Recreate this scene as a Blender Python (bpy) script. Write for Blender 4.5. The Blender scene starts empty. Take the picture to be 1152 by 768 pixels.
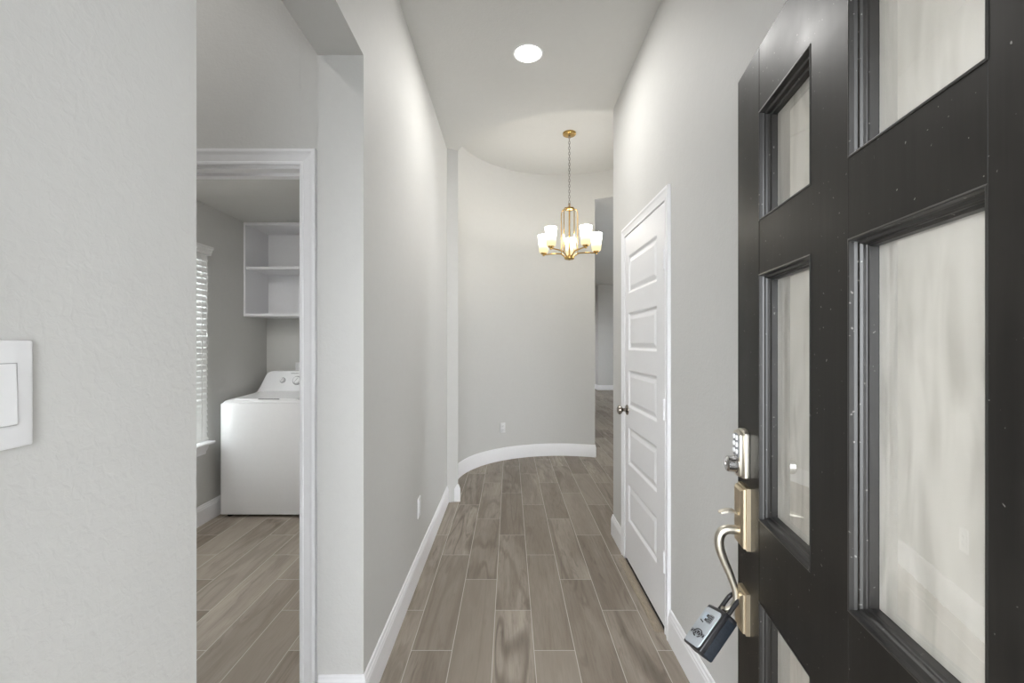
import bpy, bmesh, math, random
from mathutils import Vector, Matrix
random.seed(7)
PI = math.pi
SC = bpy.context.scene
COL = SC.collection

# ---------------------------------------------------------------- camera, sky, exposure
FPX, VX, VY, EYE = 512.0, 573.5, 386.5, 1.37
cd = bpy.data.cameras.new('camera'); cam = bpy.data.objects.new('camera', cd); COL.objects.link(cam)
cam.location = (0, 0, EYE); cam.rotation_euler = (PI/2, 0, 0)
cd.sensor_width = 36; cd.lens = 16; cd.clip_start = .02
cd.shift_x = (576-VX)/1152; cd.shift_y = (VY-384)/1152
SC.camera = cam
SKY, EXPOSURE = 7.3, 0.69
P_RECESS, P_SHADE, P_BULB = 8.6, 40.0, .30
wd = bpy.data.worlds.new('sky'); SC.world = wd; wd.use_nodes = True
bg = wd.node_tree.nodes['Background']; bg.inputs[0].default_value = (.93, .965, 1, 1); bg.inputs[1].default_value = SKY
SC.view_settings.view_transform = 'Standard'; SC.view_settings.look = 'None'
SC.view_settings.exposure = EXPOSURE; SC.view_settings.gamma = 1
try: SC.view_settings.use_curve_mapping = False
except Exception: pass
SC.cycles.max_bounces = 14; SC.cycles.diffuse_bounces = 8; SC.cycles.transparent_max_bounces = 12

def area(name, loc, size, power, color, rot=(0, 0, 0), shape='DISK'):
    l = bpy.data.lights.new(name, 'AREA'); l.shape = shape; l.size = size; l.energy = power; l.color = color
    o = bpy.data.objects.new(name, l); COL.objects.link(o); o.location = loc; o.rotation_euler = rot
    return o
area('recessed_lamp', (.106, 2.634, 3.035), .14, P_RECESS, (1, .985, .96))

# ---------------------------------------------------------------- materials
def srgb(r, g, b):
    f = lambda c: (c/255/12.92) if c/255 <= .04045 else ((c/255+.055)/1.055)**2.4
    return (f(r), f(g), f(b), 1)

class NT:
    def __init__(s, name):
        s.m = bpy.data.materials.new(name); s.m.use_nodes = True; s.t = s.m.node_tree; s.n = s.t.nodes; s.l = s.t.links
        s.b = s.n['Principled BSDF']; s.out = s.n['Material Output']
    def node(s, ty, **kw):
        n = s.n.new(ty)
        for k, v in kw.items(): setattr(n, k, v)
        return n
    def put(s, sock, v):
        if isinstance(v, bpy.types.NodeSocket): s.l.new(v, sock)
        else: sock.default_value = v
    def math(s, op, a, b=0.0, c=None):
        n = s.node('ShaderNodeMath', operation=op); s.put(n.inputs[0], a); s.put(n.inputs[1], b)
        if c is not None: s.put(n.inputs[2], c)
        return n.outputs[0]
    def noise(s, vec, scale, detail=3, rough=.5, dist=0.0):
        n = s.node('ShaderNodeTexNoise'); s.put(n.inputs['Vector'], vec); n.inputs['Scale'].default_value = scale
        n.inputs['Detail'].default_value = detail; n.inputs['Roughness'].default_value = rough
        n.inputs['Distortion'].default_value = dist
        return n.outputs[0]
    def mapv(s, vec, scale):
        n = s.node('ShaderNodeMapping'); s.put(n.inputs[0], vec); n.inputs['Scale'].default_value = scale
        return n.outputs[0]
    def mix(s, fac, a, b, mode='MIX'):
        n = s.node('ShaderNodeMix', data_type='RGBA', blend_type=mode)
        s.put(n.inputs[0], fac); s.put(n.inputs[6], a); s.put(n.inputs[7], b)
        return n.outputs[2]
    def ramp(s, v, a, b, c0=0.0, c1=1.0):
        n = s.node('ShaderNodeMapRange'); s.put(n.inputs[0], v)
        n.inputs[1].default_value = a; n.inputs[2].default_value = b; n.inputs[3].default_value = c0; n.inputs[4].default_value = c1
        return n.outputs[0]
    def bump(s, h, strength, dist):
        n = s.node('ShaderNodeBump'); n.inputs['Strength'].default_value = strength; n.inputs['Distance'].default_value = dist
        s.put(n.inputs['Height'], h); s.l.new(n.outputs[0], s.b.inputs['Normal'])
        return n
    def pos(s): return s.node('ShaderNodeNewGeometry').outputs['Position']
    def obj(s): return s.node('ShaderNodeTexCoord').outputs['Object']

def plain(name, col, rough=.5, metal=0.0, nscale=60, namt=.04, bump=0.0, spec=.5, aniso=None):
    t = NT(name); o = t.obj()
    if aniso: o = t.mapv(o, aniso)
    n = t.noise(o, nscale, 3)
    dk = tuple(c*(1-namt) for c in col[:3])+(1,); lt = tuple(min(1, c*(1+namt)) for c in col[:3])+(1,)
    t.put(t.b.inputs['Base Color'], t.mix(t.ramp(n, .3, .7), dk, lt))
    t.put(t.b.inputs['Roughness'], t.ramp(n, .3, .7, rough*.92, min(1, rough*1.08)))
    t.b.inputs['Metallic'].default_value = metal; t.b.inputs['Specular IOR Level'].default_value = spec
    if bump: t.bump(n, bump, .002)
    return t.m

def wall_paint(name, col):
    t = NT(name); p = t.pos()
    a = t.noise(p, 75, 3, .55, .6); b = t.noise(p, 28, 2, .5, .3)
    h = t.math('ADD', t.ramp(a, .35, .65), t.math('MULTIPLY', b, .7))
    t.put(t.b.inputs['Base Color'], t.mix(t.ramp(b, .3, .7), tuple(c*.985 for c in col[:3])+(1,), col))
    t.b.inputs['Roughness'].default_value = .62; t.b.inputs['Specular IOR Level'].default_value = .25
    t.bump(h, .20, .0016)
    return t.m

M = {}
M['wall'] = wall_paint('greige_wall_paint', (.61, .606, .59, 1))
M['ceil'] = wall_paint('ceiling_paint', (.62, .617, .60, 1))
M['trim'] = plain('white_trim_paint', (.86, .86, .875, 1), .38, nscale=40, namt=.01)
M['white'] = plain('white_plastic', (.80, .80, .81, 1), .35, namt=.01)
M['enamel'] = plain('white_enamel', (.80, .80, .81, 1), .22, namt=.008)
M['shelf'] = plain('white_melamine', (.78, .78, .80, 1), .4, namt=.01)
M['slat'] = plain('white_blind_slat', (.82, .82, .81, 1), .45, namt=.02)
M['grey'] = plain('grey_plastic', (.33, .33, .34, 1), .4)
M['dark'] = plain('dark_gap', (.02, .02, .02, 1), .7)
M['brass'] = plain('brushed_brass', (.56, .37, .135, 1), .24, 1.0, namt=.08)
M['nickel'] = plain('satin_nickel', (.60, .565, .49, 1), .4, 1.0, namt=.05, aniso=(1, 1, .05))
M['champagne'] = plain('champagne_metal', (.64, .54, .39, 1), .38, 1.0, namt=.05, aniso=(1, 1, .05))
M['chrome'] = plain('worn_chrome', (.62, .61, .60, 1), .18, 1.0)
M['darknickel'] = plain('aged_nickel', (.28, .25, .22, 1), .25, 1.0)
M['chain'] = plain('grey_chain', (.2, .19, .18, 1), .4, .9)
M['boxblack'] = plain('black_vinyl', (.010, .010, .012, 1), .35, namt=.1)
M['boxside'] = plain('slate_black_casting', (.014, .018, .024, 1), .5, nscale=200, namt=.35, bump=.1, spec=.3)
M['boxgrey'] = plain('silver_face', (.52, .56, .60, 1), .4, .35, nscale=200, namt=.03)
M['mark'] = plain('black_print', (.03, .03, .035, 1), .5)
M['dial'] = plain('dial_grey', (.22, .23, .24, 1), .4)
M['window_blue'] = plain('pale_blue_plastic', (.50, .58, .66, 1), .3)
M['oak'] = plain('oak_strip', (.30, .25, .19, 1), .45, nscale=30, namt=.25, aniso=(14, 1, 14))
M['stucco'] = plain('added_porch_stucco', (.36, .357, .35, 1), .8, nscale=40, namt=.15, bump=.2)  # dark tone keeps the added porch wall from bouncing light inside
M['concrete'] = plain('porch_concrete', (.42, .41, .39, 1), .8, nscale=20, namt=.1)
M['inside'] = plain('outlet_slots', (.12, .12, .12, 1), .6)

def emit(name, col, s, col2=None, z0=0, z1=1):
    t = NT(name); e = t.node('ShaderNodeEmission'); e.inputs[1].default_value = s
    if col2:
        z = t.node('ShaderNodeSeparateXYZ'); t.l.new(t.pos(), z.inputs[0])
        t.put(e.inputs[0], t.mix(t.math('POWER', t.ramp(z.outputs[2], z0, z1), 4.0), col2, col))
    else: e.inputs[0].default_value = col
    t.l.new(e.outputs[0], t.out.inputs[0]); return t.m
M['lens'] = emit('lamp_lens', (1, .97, .92, 1), 9)
M['shade'] = emit('opal_glass_shade', (1, .95, .84, 1), P_SHADE, (.74/P_SHADE, .62/P_SHADE, .37/P_SHADE, 1), 2.288, 2.462)

def dark_door(name, spec, rough):
    t = NT(name); o = t.obj()
    g = t.noise(t.mapv(o, (40, 40, 3)), 1, 5, .6, .5); b = t.noise(o, 5, 4)
    sp = t.noise(o, 130, 1); fl = t.ramp(sp, .735, .76)
    c = t.mix(t.ramp(g, .3, .7), (.0085, .0077, .0068, 1), (.0145, .0132, .0116, 1))
    c = t.mix(t.ramp(b, .45, .75), c, (.018, .0165, .0145, 1))
    t.put(t.b.inputs['Base Color'], t.mix(t.math('MULTIPLY', fl, .5), c, (.3, .29, .27, 1)))
    t.put(t.b.inputs['Roughness'], t.ramp(b, .3, .7, rough, rough+.11)); t.b.inputs['Specular IOR Level'].default_value = spec
    t.bump(t.math('ADD', g, t.math('MULTIPLY', b, 2.0)), .12, .001)
    return t.m
M['door'] = dark_door('espresso_stained_wood', .12, .33)
M['bead'] = dark_door('espresso_lacquered_moulding', .6, .30)

def sheet_glass(name, ior, tint, ripple):
    """clear pane: straight see-through plus the polished reflection of its front"""
    t = NT(name); t.n.remove(t.b); o = t.obj()
    tr = t.node('ShaderNodeBsdfTransparent'); tr.inputs[0].default_value = tint
    gl = t.node('ShaderNodeBsdfGlossy'); gl.inputs['Roughness'].default_value = .01; gl.inputs['Color'].default_value = (1, 1, 1, 1)
    if ripple:
        w = t.noise(t.mapv(o, (22, 22, 5)), 1, 2, .5, .5)
        bn = t.node('ShaderNodeBump'); bn.inputs['Strength'].default_value = ripple; bn.inputs['Distance'].default_value = .002
        t.put(bn.inputs['Height'], w); t.l.new(bn.outputs[0], gl.inputs['Normal'])
    fr = t.node('ShaderNodeFresnel'); fr.inputs[0].default_value = ior
    front = t.math('SUBTRACT', 1.0, t.node('ShaderNodeNewGeometry').outputs['Backfacing'])
    mx = t.node('ShaderNodeMixShader'); t.put(mx.inputs[0], t.math('MULTIPLY', fr.outputs[0], front))
    t.l.new(tr.outputs[0], mx.inputs[1]); t.l.new(gl.outputs[0], mx.inputs[2]); t.l.new(mx.outputs[0], t.out.inputs[0])
    return t.m
M['clear'] = sheet_glass('clear_glass', 1.45, (.93, .95, .94, 1), 0)
M['glass'] = sheet_glass('coated_front_glass', 2.6, (.99, .985, .975, 1), .03)

def obscured_glass():
    t = NT('rippled_obscured_glass'); t.n.remove(t.b); o = t.obj()
    w = t.noise(t.mapv(o, (26, 26, 5)), 1, 2, .5, .6); w2 = t.noise(t.mapv(o, (8, 8, 2.5)), 1, 2, .5, .8)
    tr = t.node('ShaderNodeBsdfTransparent'); tr.inputs[0].default_value = (.90, .87, .80, 1)
    df = t.node('ShaderNodeBsdfDiffuse'); tl = t.node('ShaderNodeBsdfTranslucent')
    c = t.mix(t.math('MULTIPLY', t.ramp(w, .40, .64), t.ramp(w2, .36, .58)), (.72, .705, .665, 1), (.54, .525, .485, 1))  # darker streaks paint in how the ripples bend the light
    t.put(df.inputs[0], c); t.put(tl.inputs[0], c)
    bn = t.node('ShaderNodeBump'); bn.inputs['Strength'].default_value = .35; bn.inputs['Distance'].default_value = .006
    t.put(bn.inputs['Height'], w); t.l.new(bn.outputs[0], df.inputs['Normal'])
    sc = t.node('ShaderNodeMixShader'); sc.inputs[0].default_value = .15; t.l.new(df.outputs[0], sc.inputs[1]); t.l.new(tl.outputs[0], sc.inputs[2])
    bd = t.node('ShaderNodeMixShader'); bd.inputs[0].default_value = .88; t.l.new(tr.outputs[0], bd.inputs[1]); t.l.new(sc.outputs[0], bd.inputs[2])
    t.l.new(bd.outputs[0], t.out.inputs[0])
    return t.m
M['obscured'] = obscured_glass()

def plank_floor():
    t = NT('wood_look_plank_tile')
    xyz = t.node('ShaderNodeSeparateXYZ'); t.l.new(t.pos(), xyz.inputs[0]); x, y = xyz.outputs[0], xyz.outputs[1]
    W, L = .183, .92
    u = t.math('DIVIDE', t.math('ADD', x, .4406), W); c = t.math('FLOOR', u); fx = t.math('SUBTRACT', u, c)
    v = t.math('DIVIDE', t.math('ADD', t.math('SUBTRACT', y, 2.034), t.math('MULTIPLY', c, .3067)), L)
    r = t.math('FLOOR', v); fy = t.math('SUBTRACT', v, r)
    dx = t.math('MULTIPLY', t.math('MINIMUM', fx, t.math('SUBTRACT', 1.0, fx)), W)
    dy = t.math('MULTIPLY', t.math('MINIMUM', fy, t.math('SUBTRACT', 1.0, fy)), L)
    d = t.math('MINIMUM', dx, dy); grout = t.ramp(d, .0011, .0019, 1, 0)
    cv = t.node('ShaderNodeCombineXYZ'); t.put(cv.inputs[0], c); t.put(cv.inputs[1], r)
    wn = t.node('ShaderNodeTexWhiteNoise', noise_dimensions='2D'); t.l.new(cv.outputs[0], wn.inputs['Vector'])
    rc = t.node('ShaderNodeSeparateColor'); t.l.new(wn.outputs['Color'], rc.inputs[0])
    ra, rb, rg = rc.outputs[0], rc.outputs[1], rc.outputs[2]
    pv = t.node('ShaderNodeCombineXYZ')
    t.put(pv.inputs[0], t.math('ADD', x, t.math('MULTIPLY', ra, 37))); t.put(pv.inputs[1], t.math('ADD', y, t.math('MULTIPLY', rb, 53)))
    t.put(pv.inputs[2], t.math('MULTIPLY', rg, 9)); p = pv.outputs[0]
    big = t.noise(t.mapv(p, (5.5, .62, 1)), 1, 2, .45, .5)                 # cathedral field
    rings = t.math('SINE', t.math('MULTIPLY', big, 40))
    fine = t.noise(t.mapv(p, (110, 7, 1)), 1, 5, .65, .5)
    cloud = t.noise(t.mapv(p, (9, 1.4, 1)), 1, 3, .5, .5)
    knot = t.noise(t.mapv(p, (13, 2.2, 1)), 1, 3, .6, 1.4)
    A, B, C = (.222, .184, .148, 1), (.41, .358, .302, 1), (.095, .073, .055, 1)
    col = t.mix(t.ramp(cloud, .3, .7), A, B)
    col = t.mix(t.math('MULTIPLY', t.ramp(rings, .25, 1), t.math('MULTIPLY', t.ramp(rg, .2, .9), .6)), col, C)
    col = t.mix(t.math('MULTIPLY', t.ramp(fine, .45, .75), .38), col, C)
    col = t.mix(t.math('MULTIPLY', t.ramp(knot, .58, .72), .65), col, C)
    col = t.mix(t.ramp(ra, .2, 1, 0, .7), col, (.185, .15, .118, 1))
    col = t.mix(t.ramp(rb, .4, 1, 0, .45), col, (.41, .36, .305, 1))
    t.put(t.b.inputs['Base Color'], t.mix(grout, col, (.56, .53, .48, 1)))
    t.put(t.b.inputs['Roughness'], t.ramp(fine, .3, .7, .40, .52)); t.b.inputs['Specular IOR Level'].default_value = .4
    t.bump(t.math('SUBTRACT', t.math('MULTIPLY', fine, .25), grout), .25, .001)
    return t.m
M['floor'] = plank_floor()

# ---------------------------------------------------------------- mesh helpers
def root_of(o):
    while o.parent: o = o.parent
    return o
class MB:
    def __init__(s): s.bm = bmesh.new()
    def face(s, pts):
        try: return s.bm.faces.new([s.bm.verts.new(p) for p in pts])
        except Exception: return None
    def merge(s, b2, mat=None):
        me = bpy.data.meshes.new('tmp'); b2.to_mesh(me); b2.free()
        if mat: me.transform(mat)
        s.bm.from_mesh(me); bpy.data.meshes.remove(me); return s
    def box(s, x0, x1, y0, y1, z0, z1, bev=0, seg=2, mat=None):
        b = bmesh.new(); bmesh.ops.create_cube(b, size=1)
        for v in b.verts: v.co = Vector(((x0+x1)/2+v.co.x*(x1-x0), (y0+y1)/2+v.co.y*(y1-y0), (z0+z1)/2+v.co.z*(z1-z0)))
        if bev: bmesh.ops.bevel(b, geom=b.edges[:], offset=bev, segments=seg, profile=.5, affect='EDGES')
        return s.merge(b, mat)
    def prism(s, poly, h0, h1, axis='z', bev=0, seg=2, mat=None):
        """polygon in the plane across `axis`, extruded h0..h1"""
        b = bmesh.new()
        f = {'z': lambda p, h: (p[0], p[1], h), 'y': lambda p, h: (p[0], h, p[1]), 'x': lambda p, h: (h, p[0], p[1])}[axis]
        lo = [b.verts.new(f(p, h0)) for p in poly]; hi = [b.verts.new(f(p, h1)) for p in poly]; n = len(poly)
        b.faces.new(lo[::-1]); b.faces.new(hi)
        for i in range(n): b.faces.new((lo[i], lo[(i+1) % n], hi[(i+1) % n], hi[i]))
        bmesh.ops.recalc_face_normals(b, faces=b.faces[:])
        if bev:
            es = [e for e in b.edges if abs(f((0, 0), 1)[0]*(e.verts[0].co.x-e.verts[1].co.x)+f((0, 0), 1)[1]*(e.verts[0].co.y-e.verts[1].co.y)+f((0, 0), 1)[2]*(e.verts[0].co.z-e.verts[1].co.z)) < 1e-7]
            bmesh.ops.bevel(b, geom=es, offset=bev, segments=seg, profile=.5, affect='EDGES')
        return s.merge(b, mat)
    def lathe(s, prof, c=(0, 0, 0), axis='z', n=32, mat=None):
        """prof: (radius, height) pairs from one end to the other"""
        b = bmesh.new(); f = {'z': lambda r, a, h: (c[0]+r*math.cos(a), c[1]+r*math.sin(a), c[2]+h),
                              'y': lambda r, a, h: (c[0]+r*math.cos(a), c[1]+h, c[2]+r*math.sin(a)),
                              'x': lambda r, a, h: (c[0]+h, c[1]+r*math.cos(a), c[2]+r*math.sin(a))}[axis]
        rings = []
        for r, h in prof:
            rings.append([b.verts.new(f(0, 0, h))] if r < 1e-6 else [b.verts.new(f(r, 2*PI*i/n, h)) for i in range(n)])
        for A, B in zip(rings, rings[1:]):
            for i in range(n):
                j = (i+1) % n
                if len(A) == 1 and len(B) == 1: continue
                q = [A[0], B[i], B[j]] if len(A) == 1 else ([A[i], A[j], B[0]] if len(B) == 1 else [A[i], A[j], B[j], B[i]])
                b.faces.new(q)
        bmesh.ops.recalc_face_normals(b, faces=b.faces[:])
        return s.merge(b, mat)
    def tube(s, pts, r, n=12, closed=False, flat=1.0, mat=None):
        pts = [Vector(p) for p in pts]; b = bmesh.new(); N = len(pts); rings = []
        rad = r if isinstance(r, (list, tuple)) else [r]*N
        up = None
        for i, p in enumerate(pts):
            if closed: t = (pts[(i+1) % N]-pts[i-1]).normalized()
            else: t = (pts[min(i+1, N-1)]-pts[max(i-1, 0)]).normalized()
            if up is None:
                up = Vector((0, 0, 1)) if abs(t.z) < .9 else Vector((1, 0, 0))
            a = (up-t*up.dot(t)).normalized(); c = t.cross(a); up = a
            rings.append([b.verts.new(p+a*math.cos(2*PI*k/n)*rad[i]+c*math.sin(2*PI*k/n)*rad[i]*flat) for k in range(n)])
        R = range(N) if closed else range(N-1)
        for i in R:
            A, B = rings[i], rings[(i+1) % N]
            for k in range(n): b.faces.new((A[k], A[(k+1) % n], B[(k+1) % n], B[k]))
        if not closed: b.faces.new(rings[0][::-1]); b.faces.new(rings[-1])
        bmesh.ops.recalc_face_normals(b, faces=b.faces[:])
        return s.merge(b, mat)
    def ring(s, c, a0, a1, r0, r1, z0, z1, n=48):
        pts = [(c[0]+r0*math.cos(a0+(a1-a0)*i/n), c[1]+r0*math.sin(a0+(a1-a0)*i/n)) for i in range(n+1)]
        pto = [(c[0]+r1*math.cos(a0+(a1-a0)*i/n), c[1]+r1*math.sin(a0+(a1-a0)*i/n)) for i in range(n+1)]
        b = bmesh.new()
        V = [[b.verts.new((p[0], p[1], z)) for p in P] for P, z in ((pts, z0), (pts, z1), (pto, z0), (pto, z1))]
        for i in range(n):
            b.faces.new((V[0][i], V[0][i+1], V[1][i+1], V[1][i])); b.faces.new((V[2][i], V[3][i], V[3][i+1], V[2][i+1]))
            b.faces.new((V[1][i], V[1][i+1], V[3][i+1], V[3][i])); b.faces.new((V[0][i], V[2][i], V[2][i+1], V[0][i+1]))
        for i in (0, n): b.faces.new((V[0][i], V[1][i], V[3][i], V[2][i]))
        bmesh.ops.recalc_face_normals(b, faces=b.faces[:])
        return s.merge(b)
    def sweep(s, path, prof):
        """run prof (d out to the right of the path, z) along a 2-D floor path with mitred corners"""
        P = [Vector((p[0], p[1])) for p in path]; N = len(P); b = bmesh.new(); rows = []
        for i in range(N):
            t0 = (P[i]-P[i-1]).normalized() if i else (P[1]-P[0]).normalized()
            t1 = (P[i+1]-P[i]).normalized() if i < N-1 else t0
            n0, n1 = Vector((t0.y, -t0.x)), Vector((t1.y, -t1.x)); m = (n0+n1)
            m = m/max(.25, (1+n0.dot(n1)))
            rows.append([b.verts.new((P[i].x+m.x*d, P[i].y+m.y*d, z)) for d, z in prof])
        k = len(prof)
        for A, B in zip(rows, rows[1:]):
            for j in range(k): b.faces.new((A[j], A[(j+1) % k], B[(j+1) % k], B[j]))
        b.faces.new(rows[0]); b.faces.new(rows[-1][::-1])
        bmesh.ops.recalc_face_normals(b, faces=b.faces[:])
        return s.merge(b)
    def loops(s, L, cap=None, close=True):
        """skin a list of point loops"""
        b = bmesh.new(); R = [[b.verts.new(p) for p in l] for l in L]
        for A, B in zip(R, R[1:]):
            n = len(A)
            for i in range(n if close else n-1): b.faces.new((A[i], A[(i+1) % n], B[(i+1) % n], B[i]))
        if cap in ('end', 'both'): b.faces.new(R[-1])
        if cap == 'both': b.faces.new(R[0][::-1])
        bmesh.ops.recalc_face_normals(b, faces=b.faces[:])
        return s.merge(b)
    def build(s, name, mat, parent=None, local=False, smooth=False, ang=35):
        me = bpy.data.meshes.new(name)
        bmesh.ops.remove_doubles(s.bm, verts=s.bm.verts[:], dist=1e-6)
        s.bm.to_mesh(me); s.bm.free()
        o = bpy.data.objects.new(name, me); COL.objects.link(o); me.materials.append(mat)
        if parent:
            if not local: me.transform(root_of(parent).matrix_basis.inverted())
            o.parent = parent
        if smooth:
            for p in me.polygons: p.use_smooth = True
            bm = bmesh.new(); bm.from_mesh(me)
            for e in bm.edges:
                if len(e.link_faces) == 2 and e.calc_face_angle(0) > math.radians(ang): e.smooth = False
            bm.to_mesh(me); bm.free()
        return o
def tag(o, label=None, cat=None, group=None, kind=None):
    if label: o['label'] = label
    if cat: o['category'] = cat
    if group: o['group'] = group
    if kind: o['kind'] = kind
    return o
def thing(name, label, cat, loc=(0, 0, 0), rotz=0, group=None, kind=None):
    o = bpy.data.objects.new(name, None); COL.objects.link(o); o.empty_display_size = .1
    o.location = loc; o.rotation_euler = (0, 0, rotz); o.matrix_basis = Matrix.Translation(loc) @ Matrix.Rotation(rotz, 4, 'Z')
    return tag(o, label, cat, group, kind)
def struct(name, mb, mat, **k): return tag(mb.build(name, mat, **k), kind='structure')
def ray(px, py, D): return Vector(((px-VX)/FPX*D, D, EYE-(py-VY)/FPX*D))
def spline(pts, n=8):
    P = [Vector(p) for p in pts]; P = [P[0]*2-P[1]]+P+[P[-1]*2-P[-2]]; out = []
    for i in range(1, len(P)-2):
        a, b, c, d = P[i-1:i+3]
        for k in range(n):
            t = k/n; out.append(.5*((2*b)+(c-a)*t+(2*a-5*b+4*c-d)*t*t+(3*b-a-3*c+d)*t**3))
    return out+[P[-2]]

# ---------------------------------------------------------------- room shell (x right, y ahead, z up)
XL, XR, TH = -.541, .742, .169
CX, CY, CR = .60, 4.43, 1.15            # round foyer
HC, RC, GC = 3.05, 3.44, 3.12           # ceilings: hall, round foyer, great room
LX, LB, LC = -2.34, 4.38, 2.44          # laundry: outer wall, back wall, ceiling
VY0, VY1 = 1.76, 1.87                   # wall with the laundry doorway
OY0, OY1, OZ = .786, 1.684, 2.437       # hall opening on the left

struct('floor', MB().box(-3, 5.3, .10, 15.2, -.06, 0), M['floor'])
struct('floor_porch', MB().box(-3, 5.3, -3.5, .10, -.10, -.02), M['concrete'])

a_l = math.pi+math.asin((CY-3.961)/CR)          # where the left hall wall meets the round foyer
a_r = math.radians(68.3)
def cp(a, r=CR): return (CX+r*math.cos(a), CY+r*math.sin(a))
end_poly = [(XL-TH, OY1), (XL, OY1), (XL, 3.961), cp(a_l)]
end_poly += [cp(a_l+(math.pi-a_l)*i/8) for i in range(1, 9)] + [(XL-TH, CY)]
w = MB().box(XL-TH, XL, .25, OY0, 0, HC+.05).box(XL-TH, XL, OY0-.001, OY1+.001, OZ, HC+.05).prism(end_poly, 0, HC+.05)
struct('wall_left', w, M['wall'])
w = MB().ring((CX, CY), a_r, a_l, CR, CR+.02, 0, RC, 64).ring((CX, CY), math.radians(73), a_l, CR+.019, CR+.12, 0, RC, 64)
struct('wall_back', w, M['wall'], smooth=True)
w = MB().ring((CX, CY), a_l, math.radians(277.5), CR, CR+.05, HC+.004, RC, 40).ring((CX, CY), math.radians(-60), a_r, CR, CR+.12, GC-.004, RC, 48).ring((CX, CY), math.radians(-82.5), math.radians(-60), CR, CR+.12, 0, RC, 12)
struct('wall_foyer_header', w, M['wall'], smooth=True)
DY0, DY1, DZ = 2.150, 2.905, 2.050              # closed panelled door in the right wall
w = MB().box(XR, XR+.12, .25, DY0, 0, HC+.05).box(XR, XR+.12, DY1, 3.262, 0, HC+.05).box(XR, XR+.12, DY0-.001, DY1+.001, DZ, HC+.05)
struct('wall_right', w, M['wall'])
FX0, FX1, FZ = -.47, .50, 2.09
w = MB().box(LX-.12, FX0, .10, .25, 0, HC+.1).box(FX1, 5.2, .10, .25, 0, HC+.1).box(FX0-.001, FX1+.001, .10, .25, FZ, HC+.1)
struct('wall_front', w, M['wall'])
VDX0, VDX1, VDZ = -1.575, -.812, 2.052
w = MB().box(LX, VDX0, VY0, VY1, 0, HC+.05).box(VDX1, XL-TH, VY0, VY1, 0, HC+.05).box(VDX0-.001, VDX1+.001, VY0, VY1, VDZ, HC+.05)
struct('wall_vestibule', w, M['wall'])
WY0, WY1, WZ0, WZ1 = 2.62, 3.49, .62, 2.05     # laundry window
w = MB().box(LX-.12, LX, .25, WY0, 0, HC+.05).box(LX-.12, LX, WY1, LB+.1, 0, HC+.05).box(LX-.12, LX, WY0-.001, WY1+.001, 0, WZ0).box(LX-.12, LX, WY0-.001, WY1+.001, WZ1, HC+.05)
struct('wall_laundry_left', w, M['wall'])
struct('wall_laundry_back', MB().box(LX, XL-TH, LB, LB+.1, 0, HC+.05), M['wall'])
struct('ceiling_laundry', MB().box(LX, XL-TH, VY1, LB, LC, LC+.06), M['ceil'])

def ceiling_with_hole(x0, x1, y0, y1, z, r, n=90):
    m = MB(); xs = sorted(set([x0, x1]+[x for x in [CX-r+2*r*i/n for i in range(n+1)] if x0 < x < x1]))
    h = lambda x: math.sqrt(max(0, r*r-(x-CX)**2))
    b = bmesh.new()
    for xa, xb in zip(xs, xs[1:]):
        for lo, hi in ((lambda x: y0, lambda x: max(y0, min(y1, CY-h(x)))), (lambda x: max(y0, min(y1, CY+h(x))), lambda x: y1)):
            if hi(xa)-lo(xa) < 1e-6 and hi(xb)-lo(xb) < 1e-6: continue
            for zz in (z, z+.05):
                pts = []
                for p in ((xa, lo(xa)), (xb, lo(xb)), (xb, hi(xb)), (xa, hi(xa))):
                    if not pts or (Vector(p)-Vector(pts[-1])).length > 1e-6: pts.append(p)
                if len(pts) >= 3:
                    try: b.faces.new([b.verts.new((p[0], p[1], zz)) for p in pts])
                    except Exception: pass
    return m.merge(b)
struct('ceiling', ceiling_with_hole(LX-.12, XR+.12, .10, 5.8, HC, CR), M['ceil'])
struct('ceiling_foyer', MB().lathe([(0, RC), (CR+.12, RC), (CR+.12, RC+.04), (0, RC+.04)], (CX, CY, 0), n=96), M['ceil'])
struct('ceiling_great_room', ceiling_with_hole(XR+.12, 5.2, 3.2, 15.0, GC, CR+.01), M['ceil'])
w = MB().prism([(.90, 5.54), (.98, 5.53), (.985, 5.60), (.98, 5.66), (.98, 11.5), (.86, 11.5), (.86, 5.7)], 0, GC+.05).box(.86, .98, 12.5, 15, 0, GC+.05).box(.86, .98, 11.49, 12.51, 0, .7).box(.86, .98, 11.49, 12.51, 1.9, GC+.05)  # unseen opening added to light the far corner
w.box(XR+.12, 5.2, 3.14, 3.24, 0, GC+.05)
struct('wall_great_room_left', w, M['wall'])
w = MB().box(2.61, 5.2, 13.45, 15, 0, GC+.05).box(.9, 2.62, 13.85, 15, 0, GC+.05)
struct('wall_great_room_far', w, M['wall'])
w = MB().box(5.1, 5.2, .1, 4.0, 0, GC+.05).box(5.1, 5.2, 5.0, 7.5, 0, GC+.05).box(5.1, 5.2, 3.99, 5.01, 0, .4).box(5.1, 5.2, 3.99, 5.01, 2.4, GC+.05).box(5.1, 5.2, 8.5, 15, 0, GC+.05).box(5.1, 5.2, 7.49, 8.51, 0, .6).box(5.1, 5.2, 7.49, 8.51, 2.0, GC+.05)  # two unseen openings added to bring daylight into foyer and great room
struct('wall_great_room_right', w, M['wall'])
struct('wall_added_porch', MB().box(-1.15, -.95, -2.4, -2.2, -.02, 2.95).box(1.05, 1.2, -2.4, .10, -.02, 2.95), M['stucco'])  # unseen porch walls added to block sideways skylight
struct('ceiling_added_porch', MB().box(-1.15, 1.2, -2.4, .10, 2.95, 3.02), M['ceil'])  # unseen porch cover added to hold back light from high sky
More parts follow.
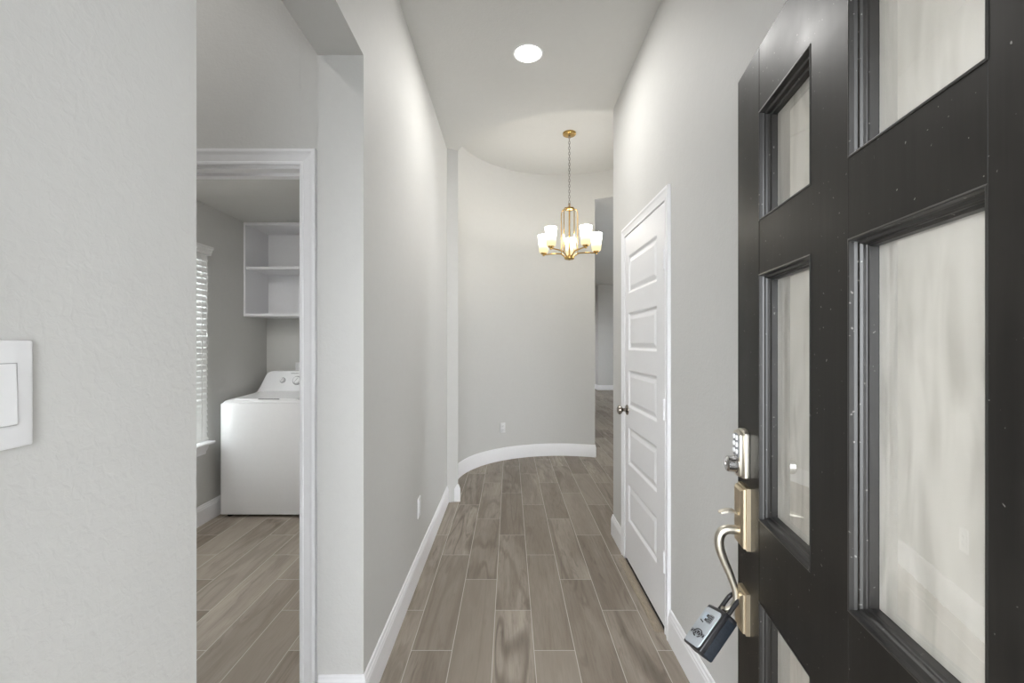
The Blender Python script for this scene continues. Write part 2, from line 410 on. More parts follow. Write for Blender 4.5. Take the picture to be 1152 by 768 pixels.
struct('roof', MB().box(-3, 5.4, .0, 5.9, 3.52, 3.60).box(.8, 5.4, 5.89, 15.2, 3.52, 3.60), M['ceil'])

# baseboards
BP = [(0, 0), (.014, 0), (.014, .112), (.0115, .119), (.0115, .126), (.0075, .133), (.0065, .144), (.003, .148), (0, .148)]
struct('baseboard_left', MB().sweep([(XL-TH+.004, OY1), (XL, OY1), (XL, 3.961), cp(a_l), cp(a_l-.05), cp(a_l-.1)], BP).sweep([(XL, .25), (XL, OY0), (XL-TH, OY0)], BP), M['trim'])
n_ = 48
struct('baseboard_back', MB().sweep([cp(a_l-.05+(a_r-a_l+.05)*i/n_) for i in range(n_+1)]+[cp(a_r, CR+.02)], BP), M['trim'], smooth=True)
struct('baseboard_right', MB().sweep([(XR+.10, 3.262), (XR, 3.262), (XR, 2.971)], BP).sweep([(XR, 2.10), (XR, .25)], BP), M['trim'])
struct('baseboard_laundry', MB().sweep([(LX, VY1), (LX, LB), (XL-TH, LB)], BP), M['trim'])
struct('baseboard_great_room', MB().sweep([(.98, 5.66), (.98, 13.85), (2.61, 13.85), (2.61, 13.45), (5.1, 13.45)], BP), M['trim'])

# casings (u-shaped trim round a doorway); place(a, z, h) maps trim space to the room
def casing(a0, a1, z1, prof, place):
    m = MB(); b = bmesh.new(); L = []
    for o, h in prof:
        L.append([b.verts.new(place(*p, h)) for p in ((a0-o, 0.001), (a0-o, z1+o), (a1+o, z1+o), (a1+o, 0.001))])
    for A, B in zip(L, L[1:]):
        for i in range(3): b.faces.new((A[i], A[i+1], B[i+1], B[i]))
    bmesh.ops.recalc_face_normals(b, faces=b.faces[:])
    return m.merge(b)
CP = [(0, 0), (0, .009), (.004, .012), (.012, .012), (.015, .009), (.020, .010), (.040, .014), (.050, .018), (.060, .018), (.062, .015), (.062, 0)]
m = casing(VDX0+.006, VDX1+.004, VDZ+.004, CP, lambda a, z, h: (a, VY0-h, z))
m.merge(casing(VDX0+.006, VDX1+.004, VDZ+.004, CP, lambda a, z, h: (a, VY1+h, z)).bm)
m.box(VDX0-.001, VDX0+.018, VY0-.001, VY1+.001, 0, VDZ).box(VDX1-.001, VDX1+.010, VY0-.001, VY1+.001, 0, VDZ).box(VDX0, VDX1+.01, VY0-.001, VY1+.001, VDZ-.006, VDZ+.008)
m.box(VDX0+.018, VDX0+.03, VY0+.045, VY0+.08, 0, VDZ-.018).box(VDX0+.018, VDX1, VY0+.045, VY0+.08, VDZ-.018, VDZ-.006)
struct('trim_1', m, M['trim'])
CP2 = [(o*.95, h*.9) for o, h in CP]
m = casing(DY0+.006, DY1+.004, DZ-.002, CP2, lambda a, z, h: (XR-h, a, z))
m.box(XR-.001, XR+.12, DY0-.001, DY0+.003, 0, DZ).box(XR-.001, XR+.12, DY1-.003, DY1+.001, 0, DZ).box(XR-.001, XR+.12, DY0, DY1, DZ-.003, DZ+.001)
struct('trim_2', m, M['trim'])
# outer frame of the front doorway
m = MB().box(FX0-.03, FX0+.006, .095, .255, 0, FZ).box(FX1-.006, FX1+.03, .095, .255, 0, FZ).box(FX0-.03, FX1+.03, .095, .255, FZ-.006, FZ+.03)
struct('trim_3', m, M['door'])

# ---------------------------------------------------------------- front door (local: x from latch edge to hinges, y into the thickness, z up)
DTH = .052
dang = math.atan2(-.9867, -.1628)
fd = thing('door_1', 'dark espresso wood front door with six rippled glass panes, standing open on the right', 'door', (.609, 1.215, 0), dang, kind='structure')
DW, DZ0, DZ1 = .913, .014, 2.0665
SX = [(.150, .395), (.517, .763)]
SZ = [(1.659, 1.912), (.957, 1.531), (.26, .766)]
def dpart(name, m, mat, par=fd, **k): return m.build(name, mat, par, local=True, **k)
for a, b in ((0, .150), (.763, DW)): dpart('stile', MB().box(a, b, 0, DTH, DZ0, DZ1, .0012, 1), M['door'])
dpart('mullion', MB().box(.395, .517, .0002, DTH-.0002, SZ[2][0]-.01, SZ[0][1]+.01, .0008, 1), M['door'])
for a, b in ((SZ[0][1], DZ1), (SZ[1][1], SZ[0][0]), (SZ[2][1], SZ[1][0]), (DZ0, SZ[2][0])):
    dpart('rail', MB().box(.1495, .7635, .0004, DTH-.0004, a, b, .0008, 1), M['door'])
MP = [(-.0015, .0005), (-.0015, -.0008), (.0005, -.0012), (.0022, -.0004), (.003, .006), (.0045, .010), (.008, .0115), (.0098, .015), (.0098, .0195), (.0105, .0205), (.0125, .0215), (.0135, .0225), (.0138, .0335)]
for (x0, x1) in SX:
    for (z0, z1) in SZ:
        L = [[(x0+o, h, z0+o), (x1-o, h, z0+o), (x1-o, h, z1-o), (x0+o, h, z1-o)] for o, h in MP]
        L2 = [[(x0+o, DTH-h*.4, z0+o), (x1-o, DTH-h*.4, z0+o), (x1-o, DTH-h*.4, z1-o), (x0+o, DTH-h*.4, z1-o)] for o, h in MP]
        dpart('moulding', MB().loops(L).loops(L2), M['bead'])
        gp = dpart('glass_pane', MB().box(x0+.0136, x1-.0136, .0328, .0348, z0+.0136, z1-.0136), M['glass'])
        dpart('rippled_backing', MB().box(x0+.0132, x1-.0132, .0352, .0380, z0+.0132, z1-.0132), M['obscured'], gp)
for zc in (.25, 1.04, 1.83):
    dpart('hinge', MB().lathe([(0, -.05), (.007, -.05), (.007, .05), (0, .05)], (DW+.008, DTH-.004, zc), n=16).box(DW-.001, DW+.008, .02, DTH-.004, zc-.045, zc+.045), M['darknickel'], smooth=True)

def on_door(px, py, s):
    """point at distance s from the latch edge, standing off the outside face, seen at this pixel"""
    u = (px-VX)/FPX; t = (.609-.1628*s-u*(1.215-.9867*s))/(.9867+.1628*u)
    D = 1.215-.9867*s+.1628*t
    return Vector((s, -t, EYE-(py-VY)/FPX*D))
# keypad deadbolt
def arch(x0, x1, z0, z1, rise, n=8):
    xm, hw = (x0+x1)/2, (x1-x0)/2
    top = [(xm+hw*math.cos(PI*i/n), z1-rise+rise*math.sin(PI*i/n)) for i in range(n+1)]
    bot = [(xm-hw*math.cos(PI*i/n), z0+rise*.6-rise*.6*math.sin(PI*i/n)) for i in range(n+1)]
    return top+bot
kx0, kx1, kz0, kz1 = .029, .091, 1.030, 1.155
bolt = dpart('keypad_deadbolt', MB().prism(arch(kx0, kx1, kz0, kz1, .012), -.012, 0, 'y', .0015).prism(arch(kx0+.004, kx1-.004, kz0+.004, kz1-.004, .012), -.0225, -.0115, 'y', .003), M['nickel'], smooth=True)
dpart('keypad_panel', MB().prism(arch(kx0+.010, kx1-.010, 1.082, kz1-.012, .010), -.0238, -.022, 'y', .0005), M['dial'], bolt)
for r in range(3):
    for c in range(2):
        dpart('keypad_button', MB().lathe([(0, -.0015), (.0055, -.0015), (.0065, 0), (.0065, .004)], (.049+c*.021, -.0255, 1.133-r*.0175), 'y', 16), M['white'], bolt, smooth=True)
dpart('turn_cylinder', MB().lathe([(0, -.020), (.007, -.020), (.0075, -.0215), (.016, -.0215), (.0195, -.018), (.0205, 0), (.0225, .002), (.0225, .006)], (.060, -.026, 1.064), 'y', 28), M['chrome'], bolt, smooth=True)
# handle set
def chamfer_plate(x0, x1, z0, z1, t, c):
    m = MB(); L = []
    for o, y in ((0, 0), (0, -t*.45), (c*.35, -t*.5), (c*.4, -t*.75), (c, -t)):
        L.append([(x0+o, y, z0+o), (x1-o, y, z0+o), (x1-o, y, z1-o), (x0+o, y, z1-o)])
    return m.loops(L, 'end')
hs = dpart('handle_set', chamfer_plate(.030, .096, .858, 1.012, .021, .010), M['champagne'])
dpart('lower_plate', chamfer_plate(.034, .092, .646, .749, .021, .009), M['champagne'], hs)
S0 = .063
hp = [on_door(838, 598, S0), on_door(828, 595.8, S0), on_door(818, 595.3, S0), on_door(811.5, 599, S0), on_door(808.8, 607, S0), on_door(810.2, 618, S0), on_door(815, 631, S0), on_door(820.5, 644, S0), on_door(825.3, 657, S0), on_door(827.8, 668, S0), on_door(827.2, 677, S0), on_door(823, 683, S0), on_door(816.5, 685.5, S0), on_door(812, 683.5, S0)]
P = spline(hp, 6); nP = len(P)
rad = [.0096+.0024*math.sin(PI*min(1, i/(nP*.5))) if i < nP*.5 else .0096-.0044*(i-nP*.5)/(nP*.5) for i in range(nP)]
dpart('pull_handle', MB().tube(P, rad, 16).tube([on_door(827, 676, S0), on_door(831, 681, S0), on_door(838, 684, S0)], .0055, 12), M['nickel'], hs, smooth=True)
lv = [on_door(837, 579, S0), on_door(832, 578.5, S0), on_door(828.5, 576, S0), on_door(824, 573.6, S0), on_door(817, 573.6, S0), on_door(810, 575.2, S0), on_door(808, 575.8, S0)]
m = MB(); L = []
for p, wd_, th in zip(lv, (.004, .004, .007, .011, .012, .010, .004), (.0035, .0035, .003, .0028, .0026, .0022, .0014)):
    L.append([(p.x-wd_, p.y, p.z-th), (p.x+wd_, p.y, p.z-th), (p.x+wd_, p.y, p.z+th*.6), (p.x, p.y, p.z+th), (p.x-wd_, p.y, p.z+th*.6)])
dpart('thumb_latch', m.loops(L, 'both'), M['nickel'], hs, smooth=True)

# ---------------------------------------------------------------- key lock box hanging on the pull handle
TR = Vector((.5326, 1.12, .7084))                        # near top corner of the silver face
wv = Vector((.1203, -.9546, .2723)).normalized()         # along the face, towards the viewer
dv = Vector((.7007, -.1126, -.7043)); dv = (dv-wv*dv.dot(wv)).normalized()   # depth
la = wv.cross(dv); la = la if la.z < 0 else -la          # down the body
BW, BD, hgt = .0782, .0399, .1125
org = TR-wv*BW                                          # top corner of the silver face, far side
B = Matrix(((wv.x, dv.x, -la.x, org.x), (wv.y, dv.y, -la.y, org.y), (wv.z, dv.z, -la.z, org.z), (0, 0, 0, 1)))   # local x width, y depth, z up the body
lb = thing('key_lock_box', 'black and silver key lock box hanging by its shackle from the front door handle', 'lock box', tuple(org-Vector((0, 0, .1))))
lb.location = org+la*hgt; lb.matrix_basis = Matrix.Translation(lb.location)
def lpart(name, m, mat, par=lb, **k):
    m.bm.transform(B); return m.build(name, mat, par, **k)
lpart('body', MB().box(0, BW, .004, BD, -hgt, 0, .005, 3), M['boxside'], smooth=True)
lpart('bumper', MB().box(-.001, BW+.001, -.001, .014, -hgt-.001, .001, .004, 3).box(.002, BW+.0005, .002, BD-.004, -.010, .0025, .003, 2), M['boxblack'], smooth=True)
def rrect(x0, x1, z0, z1, r, n=6):
    o = []
    for cx, cz, a in ((x1-r, z1-r, 0), (x0+r, z1-r, PI/2), (x0+r, z0+r, PI), (x1-r, z0+r, 1.5*PI)):
        o += [(cx+r*math.cos(a+PI/2*i/n), cz+r*math.sin(a+PI/2*i/n)) for i in range(n+1)]
    return o
face = lpart('face_plate', MB().prism(rrect(.003, BW-.006, -hgt+.003, -.008, .010), -.0035, 0, 'y', .0012), M['boxgrey'], smooth=True)
fx = (BW-.003)/2
def widen(mb, k=1.4):
    for v in mb.bm.verts: v.co.x = fx+(v.co.x-fx)*k
    return mb
m = MB().prism(rrect(fx-.0005, fx+.0155, -.0465, -.0235, .004), -.0046, -.003, 'y', .0004)
widen(m); dial = lpart('dial_window', m, M['dial'], face)
lpart('slider', widen(MB().prism(rrect(fx-.0165, fx-.003, -.043, -.0225, .003), -.0044, -.003, 'y', .0004)), M['window_blue'], face)
m = MB()
for i in range(4):
    for j in range(3): m.box(fx+.0015+j*.0045, fx+.0040+j*.0045, -.0052, -.0044, -.0295-i*.0047, -.0268-i*.0047)
m.box(fx-.0055, fx-.001, -.0052, -.004, -.033, -.026).box(fx-.0050, fx-.001, -.0052, -.004, -.044, -.038).prism([(fx-.016, -.047), (fx-.006, -.0505), (fx-.005, -.048), (fx-.015, -.0445)], -.0048, -.003, 'y')
widen(m); lpart('dial_marks', m, M['mark'], face)
ez = -.079
m = MB()
for a0, a1, r0, r1 in ((.25, PI-.25, .0088, .0112), (PI+.45, PI+1.35, .0080, .0112), (2*PI-1.2, 2*PI-.5, .0092, .0108), (.7, PI-.9, .0035, .0062)):
    k = 10; arc = [(fx+r0*math.cos(a0+(a1-a0)*i/k), ez+r0*math.sin(a0+(a1-a0)*i/k)) for i in range(k+1)]+[(fx+r1*math.cos(a1+(a0-a1)*i/k), ez+r1*math.sin(a1+(a0-a1)*i/k)) for i in range(k+1)]
    m.prism(arc, -.0045, -.003, 'y')
for i in range(7): m.box(fx-.0175+i*.0053, fx-.0143+i*.0053, -.0045, -.003, ez-.0032+.001*(i % 2), ez+.0022+.001*(i % 2))
m.box(fx-.019, fx+.019, -.0043, -.003, ez-.0045, ez-.0038).box(fx-.019, fx+.019, -.0043, -.003, ez+.0034, ez+.0041)
widen(m, 1.65); lpart('emblem', m, M['mark'], face)
# shackle: two legs up from the top and over the handle
c0 = Vector((BW/2-.001, BD/2-.001, 0)); sp = .0205; H_ = .043
U = [(c0.x-sp, c0.y, -.004), (c0.x-sp, c0.y, H_*.5), (c0.x-sp, c0.y, H_)]+[(c0.x-sp*math.cos(PI*i/10), c0.y, H_+sp*math.sin(PI*i/10)) for i in range(1, 10)]+[(c0.x+sp, c0.y, H_), (c0.x+sp, c0.y, H_*.5), (c0.x+sp, c0.y, -.004)]
lpart('shackle', MB().tube(U, .0054, 12), M['boxblack'], smooth=True)

# ---------------------------------------------------------------- panelled door in the right wall
pd_ = thing('door_2', 'white five panel interior door, closed in the right hall wall', 'door', (.736, DY0+.005, .0), 0, kind='structure')
PX, P0, P1, PZ0, PZ1 = .736, DY0+.004, DY1-.004, .024, DZ-.006
q0, q1 = P0+.125, P1-.075
PZ = [(1.682-.353*k, 1.915-.353*k) for k in range(5)]
m = MB().box(PX, PX+.035, P0, q0, PZ0, PZ1).box(PX, PX+.035, q1, P1, PZ0, PZ1)
ed = [PZ1]+[v for a, b in PZ for v in (b, a)]+[PZ0]
for i in range(0, len(ed), 2): m.box(PX, PX+.035, q0, q1, ed[i+1], ed[i])
m.build('slab', M['trim'], pd_)
PF = [(0, 0), (.004, .0015), (.014, .009), (.022, .009), (.042, .0025), (.046, .002)]
for a, b in PZ:
    L = [[(PX+h, q0+o, a+o), (PX+h, q1-o, a+o), (PX+h, q1-o, b-o), (PX+h, q0+o, b-o)] for o, h in PF]
    MB().loops(L, 'end').build('panel', M['trim'], pd_)
for py in (291.5, 461, 633):
    D = DY0+.004; zc = EYE-(py-VY)/FPX*D
    MB().lathe([(0, -.05), (.003, -.05), (.0065, -.046), (.0065, .046), (.003, .05), (0, .054)], (PX-.005, D, zc), n=16).box(PX-.0022, PX+.001, D, D+.03, zc-.045, zc+.045).build('hinge', M['trim'], pd_, smooth=True)
kz, ky = .957, P1-.055
MB().lathe([(0, 0), (.032, 0), (.031, -.006), (.022, -.010), (.012, -.012), (.010, -.026), (.013, -.032), (.024, -.038), (.029, -.048), (.026, -.058), (.014, -.064), (0, -.065)], (PX, ky, kz), 'x', 28).build('door_knob', M['darknickel'], pd_, smooth=True)
tag(MB().prism([(.690, 0), (.694, .006), (.706, .010), (.727, .010), (.731, .006), (.732, 0)], 2.165, 2.895, 'y').build('threshold_strip', M['oak']), 'narrow tan threshold strip on the floor along the white panelled door', 'threshold')
struct('door_gap_shade', MB().box(PX+.004, PX+.115, DY0+.003, DY1-.003, 0, .004), M['dark'])  # dark sheet on the floor as painted shade under the door

# ---------------------------------------------------------------- ceiling light, vent
rl = thing('recessed_light', 'round white recessed ceiling light shining in the hall ceiling', 'ceiling light', (.106, 2.634, HC), group='recessed ceiling lights')
MB().lathe([(.075, -.003), (.077, -.004), (.086, -.003), (.088, 0), (.075, 0), (.075, -.003)], (.106, 2.634, HC), n=48).build('trim_ring', M['white'], rl, smooth=True)
MB().lathe([(0, -.006), (.073, -.006), (.075, -.001), (0, -.001)], (.106, 2.634, HC), n=48).build('lens', M['lens'], rl, smooth=True)
cv = thing('ceiling_vent', 'white slotted ceiling vent at the top edge in front of the recessed light', 'vent', (.1, 2.1, HC))
m = MB().box(-.05, .25, 2.183, 2.208, HC-.008, HC).box(-.05, .25, 1.908, 1.933, HC-.008, HC).box(-.05, -.025, 1.933, 2.183, HC-.008, HC).box(.225, .25, 1.933, 2.183, HC-.008, HC)
m.build('frame', M['white'], cv)
m = MB()
for i in range(12): m.box(-.025, .225, 1.955+i*.02, 1.965+i*.02, HC-.007, HC-.001)
m.build('louvre', M['white'], cv)

# ---------------------------------------------------------------- chandelier
hx, hy = .585, 4.47
ch = thing('chandelier', 'brass five arm chandelier with lit white glass shades hanging in the round foyer', 'chandelier', (hx, hy, RC))
def C(*a): return MB().lathe(*a)
MB().lathe([(0, -.03), (.012, -.03), (.02, -.027), (.058, -.024), (.064, -.019), (.064, 0), (0, 0)], (hx, hy, RC), n=36).build('canopy', M['brass'], ch, smooth=True)
ztop, zbot = 2.705, 2.19
m = MB(); z = RC-.03; k = 0
m.tube([(hx, hy, z+.002), (hx, hy, z-.012)], .004, 8)
while z > ztop+.03:
    a = (k % 2)*PI/2; ring = []
    for i in range(14):
        t = 2*PI*i/14; ring.append((hx+.0085*math.cos(t)*math.cos(a), hy+.0085*math.cos(t)*math.sin(a), z-.014-.0165*math.sin(t)))
    m.tube(ring, .0021, 6, closed=True); z -= .0265; k += 1
m.build('chain', M['chain'], ch, smooth=True)
m = MB().lathe([(0, .028), (.006, .028), (.007, .012), (.016, .010), (.028, .002), (.042, -.012), (.044, -.022), (.030, -.026), (0, -.026)], (hx, hy, ztop), n=28)
m.tube([(hx+.009*math.cos(t), hy, ztop+.034+.011*math.sin(t)) for t in [2*PI*i/14 for i in range(14)]], .0028, 8, closed=True)
m.build('top_hub', M['brass'], ch, smooth=True)
MB().lathe([(.0075, 2.23), (.0075, ztop-.02)], (hx, hy, 0), n=16).build('stem', M['brass'], ch, smooth=True)
MB().lathe([(0, 0), (.010, 0), (.014, .004), (.040, .006), (.048, .012), (.050, .030), (.046, .036), (.022, .040), (.014, .052), (.010, .06), (0, .06)], (hx, hy, zbot), n=32).build('bottom_hub', M['brass'], ch, smooth=True)
for k in range(5):
    a = math.radians(8+72*k); ca, sa = math.cos(a), math.sin(a)
    def R(r, z, off=0): return (hx+r*ca-off*sa, hy+r*sa+off*ca, z)
    b = a+math.radians(0)
    MB().tube(spline([R(.030, 2.69), R(.052, 2.695), R(.072, 2.685), R(.083, 2.655), R(.084, 2.60), R(.084, 2.40), R(.084, 2.262)], 5), .0048, 8).build('cage_rod', M['brass'], ch, smooth=True)
    arm = MB().tube(spline([R(.024, 2.222), R(.045, 2.226), R(.066, 2.243), R(.090, 2.259), R(.13, 2.266), R(.20, 2.268), R(.262, 2.268), R(.282, 2.269)], 6), .0068, 10).build('arm', M['brass'], ch, smooth=True)
    cx_, cy_ = hx+.275*ca, hy+.275*sa
    MB().lathe([(0, -.012), (.008, -.012), (.012, -.006), (.012, .004), (.026, .008), (.030, .014), (.030, .024), (0, .024)], (cx_, cy_, 2.266), n=24).build('socket_cup', M['brass'], arm, smooth=True)
    MB().lathe([(.026, 2.287), (.038, 2.288), (.0445, 2.296), (.047, 2.33), (.0515, 2.40), (.0555, 2.462), (.053, 2.462), (.049, 2.40), (.0445, 2.33), (.042, 2.305), (.0, 2.296)], (cx_, cy_, 0), n=32).build('glass_shade', M['shade'], ch, smooth=True)
    area('candle_bulb', (cx_, cy_, 2.458), .085, P_BULB, (1, .96, .90), (PI, 0, 0))

# ---------------------------------------------------------------- outlets and switch
def outlet(name, label, loc, rotz, group='white wall outlets'):
    """plate in the local x-z plane, facing local -y"""
    t = thing(name, label, 'outlet', loc, rotz, group)
    pl = MB().box(-.036, .036, -.006, 0, -.0585, .0585, .0022, 2).build('cover_plate', M['white'], t, local=True, smooth=True)
    for zc in (.0195, -.0195):
        r_ = MB().prism(rrect(-.0165, .0165, zc-.014, zc+.014, .010), -.0085, -.005, 'y', .0006).build('receptacle', M['white'], t, local=True, smooth=True)
        m = MB()
        for sx in (-.0065, .0065): m.box(sx-.0011, sx+.0011, -.0088, -.008, zc-.001, zc+.007)
        m.lathe([(0, -.0003), (.0024, -.0003), (.0024, .0003), (0, .0003)], (0, -.0085, zc-.0075), 'y', 12)
        m.build('slot', M['inside'], r_, local=True)
    MB().lathe([(0, -.0008), (.0025, -.0006), (.003, .001)], (0, -.0062, 0), 'y', 12).build('screw', M['grey'], t, local=True)
    return t
outlet('wall_outlet', 'white outlet low on the straight left hall wall', (XL, 2.70, .402), PI/2)
ao = math.atan2(5.38*1-CY, (563.5-VX)/FPX*5.38-CX)
outlet('wall_outlet', 'white outlet low on the curved foyer wall', (CX+(CR-.0005)*math.cos(ao), CY+(CR-.0005)*math.sin(ao), .383), ao-PI/2)
sw = thing('light_switch', 'white rocker light switch plate on the near left wall, cut by the left edge', 'switch', (XL, .4765, 1.3155), PI/2)
MB().box(-.035, .035, -.0065, 0, -.0585, .0585, .0028, 3).build('cover_plate', M['white'], sw, local=True, smooth=True)
m = MB().loops([[(-.0165, -.0062, -.033), (.0165, -.0062, -.033), (.0165, -.0062, .033), (-.0165, -.0062, .033)], [(-.0165, -.0085, -.033), (.0165, -.0085, -.033), (.0165, -.0068, .033), (-.0165, -.0068, .033)], [(-.0155, -.0093, -.032), (.0155, -.0093, -.032), (.0155, -.0074, .032), (-.0155, -.0074, .032)]], 'end')
m.build('rocker', M['white'], sw, local=True)
MB().box(-.0172, .0172, -.0068, -.0060, -.0338, .0338).build('rocker_gap', M['grey'], sw, local=True)
wb = thing('washer_outlet_box', 'small white plumbing box on the laundry back wall behind the washing machine', 'outlet box', (-2.0, LB, 1.10))
bx0 = (333-VX)/FPX*LB
m = MB().box(bx0, bx0+.012, LB-.012, LB, 1.08, 1.19, .001, 1).box(bx0+.15, bx0+.162, LB-.012, LB, 1.08, 1.19, .001, 1).box(bx0, bx0+.162, LB-.012, LB, 1.178, 1.19, .001, 1).box(bx0, bx0+.162, LB-.012, LB, 1.08, 1.092, .001, 1).box(bx0+.005, bx0+.157, LB-.004, LB, 1.085, 1.185)
m.build('frame', M['white'], wb)
for i in (.05, .11): MB().lathe([(0, -.012), (.012, -.012), (.012, 0), (0, 0)], (bx0+i, LB-.004, 1.135), 'y', 16).build('valve', M['chrome'], wb, smooth=True)

# ---------------------------------------------------------------- laundry: window, blind, shelves, washer
wn = thing('window_1', 'white trimmed laundry window behind the slatted blind', 'window', (LX, (WY0+WY1)/2, WZ0), 0, kind='structure')
m = MB()
for a, b, c, d in ((WY0, WY1, WZ0, WZ0+.04), (WY0, WY1, WZ1-.04, WZ1), (WY0, WY0+.04, WZ0, WZ1), (WY1-.04, WY1, WZ0, WZ1), (WY0, WY1, 1.31, 1.35)): m.box(LX-.115, LX-.075, a, b, c, d)
m.build('frame', M['trim'], wn)
MB().box(LX-.098, LX-.092, WY0+.03, WY1-.03, WZ0+.03, WZ1-.03).build('pane', M['clear'], wn)
ye = WY1+.012
SP = [(0, 0), (.050, 0), (.050, -.016), (.044, -.02), (.012, -.022), (.012, -.028), (.020, -.034), (.020, -.05), (.014, -.075), (.004, -.09), (0, -.09)]
def rot_profile(p, z): return [(LX+d, z+h) for d, h in p]
m = MB().prism(rot_profile([(0, 0), (.068, 0), (.072, -.006), (.072, -.014), (.068, -.02), (0, -.02)], WZ0+.005), WY0-.05, ye+.008, 'y')
m.build('sill', M['trim'], wn)
MB().prism(rot_profile([(0, 0), (.034, 0), (.032, -.02), (.022, -.045), (.012, -.06), (.010, -.078), (0, -.078)], WZ0-.015), WY0-.03, ye-.012, 'y').build('apron', M['trim'], wn)
bl = thing('window_blind', 'white horizontal slat blind with crown valance over the laundry window', 'blind', (LX, (WY0+WY1)/2, WZ1))
MB().prism(rot_profile([(.002, .058), (.064, .058), (.064, .040), (.056, .036), (.052, .020), (.046, .014), (.046, .0), (.040, -.006), (.002, -.006)], WZ1), WY0-.02, ye-.002, 'y').build('valance', M['slat'], bl)
m = MB(); zz = WZ1-.03
while zz > WZ0+.05:
    tl = math.radians(-77); c_, s_ = .024*math.cos(tl), .024*math.sin(tl); nx, nz = .0013*math.sin(tl), .0013*math.cos(tl)
    m.prism([(LX+.022-c_-nx, zz-s_+nz), (LX+.022+c_-nx, zz+s_+nz), (LX+.022+c_+nx, zz+s_-nz), (LX+.022-c_+nx, zz-s_-nz)], WY0+.004, WY1-.006, 'y'); zz -= .0435
m.build('slats', M['slat'], bl)
MB().box(LX+.006, LX+.036, WY0+.004, WY1-.006, WZ0+.012, WZ0+.032, .003, 2).build('bottom_rail', M['slat'], bl)
m = MB()
for yy in (WY0+.12, WY1-.10): m.box(LX+.047, LX+.0482, yy-.004, yy+.004, WZ0+.03, WZ1)
m.build('ladder_tape', M['slat'], bl)
m = MB().tube([(LX+.052, WY1-.05, WZ1-.01), (LX+.052, WY1-.05, 1.45)], .0013, 6).lathe([(.002, .03), (.006, .02), (.006, 0), (0, -.002)], (LX+.052, WY1-.05, 1.42), n=12)
m.build('cord', M['slat'], bl, smooth=True)

sx1, sy0 = -.86, 3.994
us = thing('shelf_unit', 'white open wall shelves above the washing machine in the laundry', 'shelf', (LX, LB, 1.61))
MB().box(LX+.002, LX+.020, sy0, LB-.002, 1.612, LC-.004, .001, 1).build('side_panel', M['shelf'], us)
MB().box(sx1-.018, sx1, sy0, LB-.002, 1.612, LC-.004, .001, 1).build('side_panel', M['shelf'], us)
for z0 in (1.612, 2.026, 2.412): MB().box(LX+.020, sx1-.018, sy0+(.008 if z0 == 2.026 else 0), LB-.008, z0, z0+.022, .001, 1).build('shelf_board', M['shelf'], us)
MB().box(LX+.020, sx1-.018, LB-.008, LB-.002, 1.612, LC-.004).build('back_panel', M['shelf'], us)

wx0, wx1, wy0, wy1, wh = -2.281, -1.601, 3.588, 4.27, .911
wa = thing('washing_machine', 'white top loading washing machine beside the laundry window', 'washing machine', ((wx0+wx1)/2, 3.93, 0))
MB().box(wx0, wx1, wy0, wy1, .022, wh-.012, .006, 2).build('cabinet', M['enamel'], wa, smooth=True)
# top panel: rounded shoulders, rising a little to the back
L = []
for y, dz in ((wy0+.002, -.004), (wy0+.014, .004), (wy0+.04, .012), (wy0+.52, .030), (wy1-.01, .032)):
    r = .045; z = wh+dz; pts = [(wx0+.001, y, wh-.013)]
    pts += [(wx0+.001+r-r*math.cos(PI/2*i/6), y, z-.028+.028*math.sin(PI/2*i/6)) for i in range(7)]
    pts += [(wx1-.001-r+r*math.sin(PI/2*i/6), y, z-.028+.028*math.cos(PI/2*i/6)) for i in range(7)]
    pts += [(wx1-.001, y, wh-.013)]; L.append(pts)
MB().loops(L, 'both').build('top_panel', M['enamel'], wa, smooth=True)
li = []
for o, h in ((0, 0), (0, .008), (.006, .012)): li.append([(wx0+.09+o, wy0+.035+o, wh+.010+h), (wx1-.09-o, wy0+.035+o, wh+.010+h), (wx1-.09-o, wy0+.50-o, wh+.024+h), (wx0+.09+o, wy0+.50-o, wh+.024+h)])
lid = MB().loops(li, 'end').build('lid', M['enamel'], wa)
hxw = ray(300.5, 447, wy0).x
MB().prism([(hxw-.088, wh+.0235), (hxw+.088, wh+.0235), (hxw+.060, wh+.006), (hxw-.060, wh+.006)], wy0+.024, wy0+.036, 'y').build('lid_handle', M['enamel'], lid)
MB().box(hxw-.082, hxw+.082, wy0+.0225, wy0+.03, wh+.017, wh+.0225).build('handle_gap_shade', M['inside'], lid)  # dark bar painting in the shade of the lid notch
xm = (wx0+wx1)/2
half = [(wx0+.002, .925), (wx0+.012, .945), (wx0+.032, .985), (wx0+.052, 1.045), (wx0+.066, 1.085), (wx0+.082, 1.108), (wx0+.11, 1.119), (wx0+.14, 1.121)]
out = half+[(2*xm-x, z) for x, z in reversed(half)]
yf = lambda z: 4.08+(z-.925)*.32
con = MB().loops([[(x, wy1-.005, z) for x, z in out], [(x, yf(z)+.006, z) for x, z in out], [(x+(xm-x)*.012, yf(z), z-.003) for x, z in out]], 'both').build('console', M['enamel'], wa, smooth=True)
tilt = Matrix.Rotation(-math.atan(.32), 4, 'X')
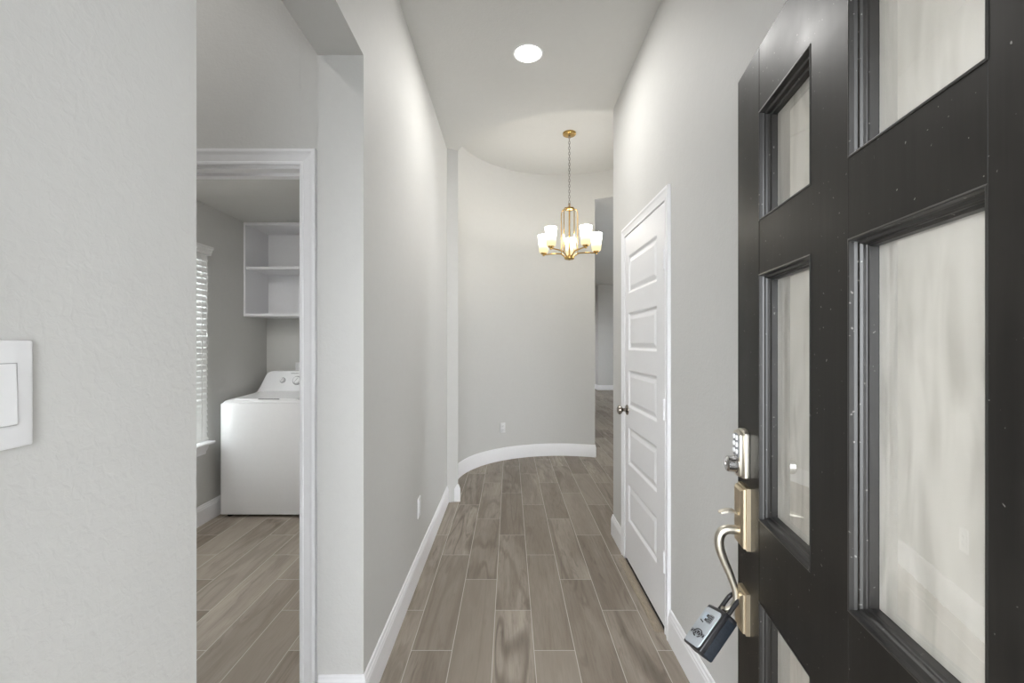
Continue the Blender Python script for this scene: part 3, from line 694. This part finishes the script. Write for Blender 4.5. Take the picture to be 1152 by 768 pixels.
for px, py, r in ((318.2, 427.5, .026), (334.5, 427.8, .042), (375, 427.8, .026)):
    D = 4.12; p = ray(px, py, D); p.y = yf(p.z)
    T = Matrix.Translation(p) @ tilt
    kn = MB().lathe([(0, -.022), (r*.62, -.022), (r*.74, -.018), (r*.80, -.004), (r*.80, 0)], (0, 0, 0), 'y', 28, T).build('knob', M['enamel'], con, smooth=True)
    MB().lathe([(r*.82, -.001), (r, -.001), (r, .002), (r*.82, .002), (r*.82, -.001)], (0, 0, 0), 'y', 28, T).build('dial_ring', M['grey'], kn, smooth=True)
    MB().box(-.002, .002, -.0228, -.020, -r*.55, r*.55, mat=T @ Matrix.Rotation(.6, 4, 'Y')).build('pointer', M['grey'], kn)
MB().box(ray(327, 419, 4.13).x, ray(336, 419, 4.13).x, yf(1.1)-.0005, yf(1.1)+.002, 1.098, 1.104).build('badge', M['grey'], con)
for a in (wx0+.05, wx1-.05):
    for b in (wy0+.05, wy1-.05): MB().lathe([(0, 0), (.02, 0), (.022, .006), (.012, .01), (.012, .025), (0, .025)], (a, b, 0), n=16).build('foot', M['dark'], wa, smooth=True)

# unseen ceiling lamps added to brighten the vestibule and the laundry
area('added_vestibule_lamp', (-1.35, 1.15, HC-.015), .14, 2.6, (1, .985, .96))
vl = thing('recessed_light', 'added unseen recessed light brightening the side vestibule left of the hall', 'ceiling light', (-1.35, 1.15, HC), group='recessed ceiling lights')
MB().lathe([(.071, -.004), (.074, -.006), (.092, -.004), (.094, 0), (.071, 0), (.071, -.004)], (-1.35, 1.15, HC), n=48).build('trim_ring', M['white'], vl, smooth=True)
MB().lathe([(0, -.004), (.0705, -.004), (.0705, -.001), (0, -.001)], (-1.35, 1.15, HC), n=48).build('lens', M['lens'], vl, smooth=True)
area('added_laundry_lamp', (-2.0, 2.03, LC-.012), .14, 11, (1, .985, .96))
fl = thing('recessed_light', 'added unseen recessed light brightening the laundry just inside its doorway', 'ceiling light', (-2.0, 2.03, LC), group='recessed ceiling lights')
MB().lathe([(.071, -.004), (.074, -.006), (.092, -.004), (.094, 0), (.071, 0), (.071, -.004)], (-2.0, 2.03, LC), n=48).build('trim_ring', M['white'], fl, smooth=True)
MB().lathe([(0, -.004), (.0705, -.004), (.0705, -.001), (0, -.001)], (-2.0, 2.03, LC), n=48).build('lens', M['lens'], fl, smooth=True)
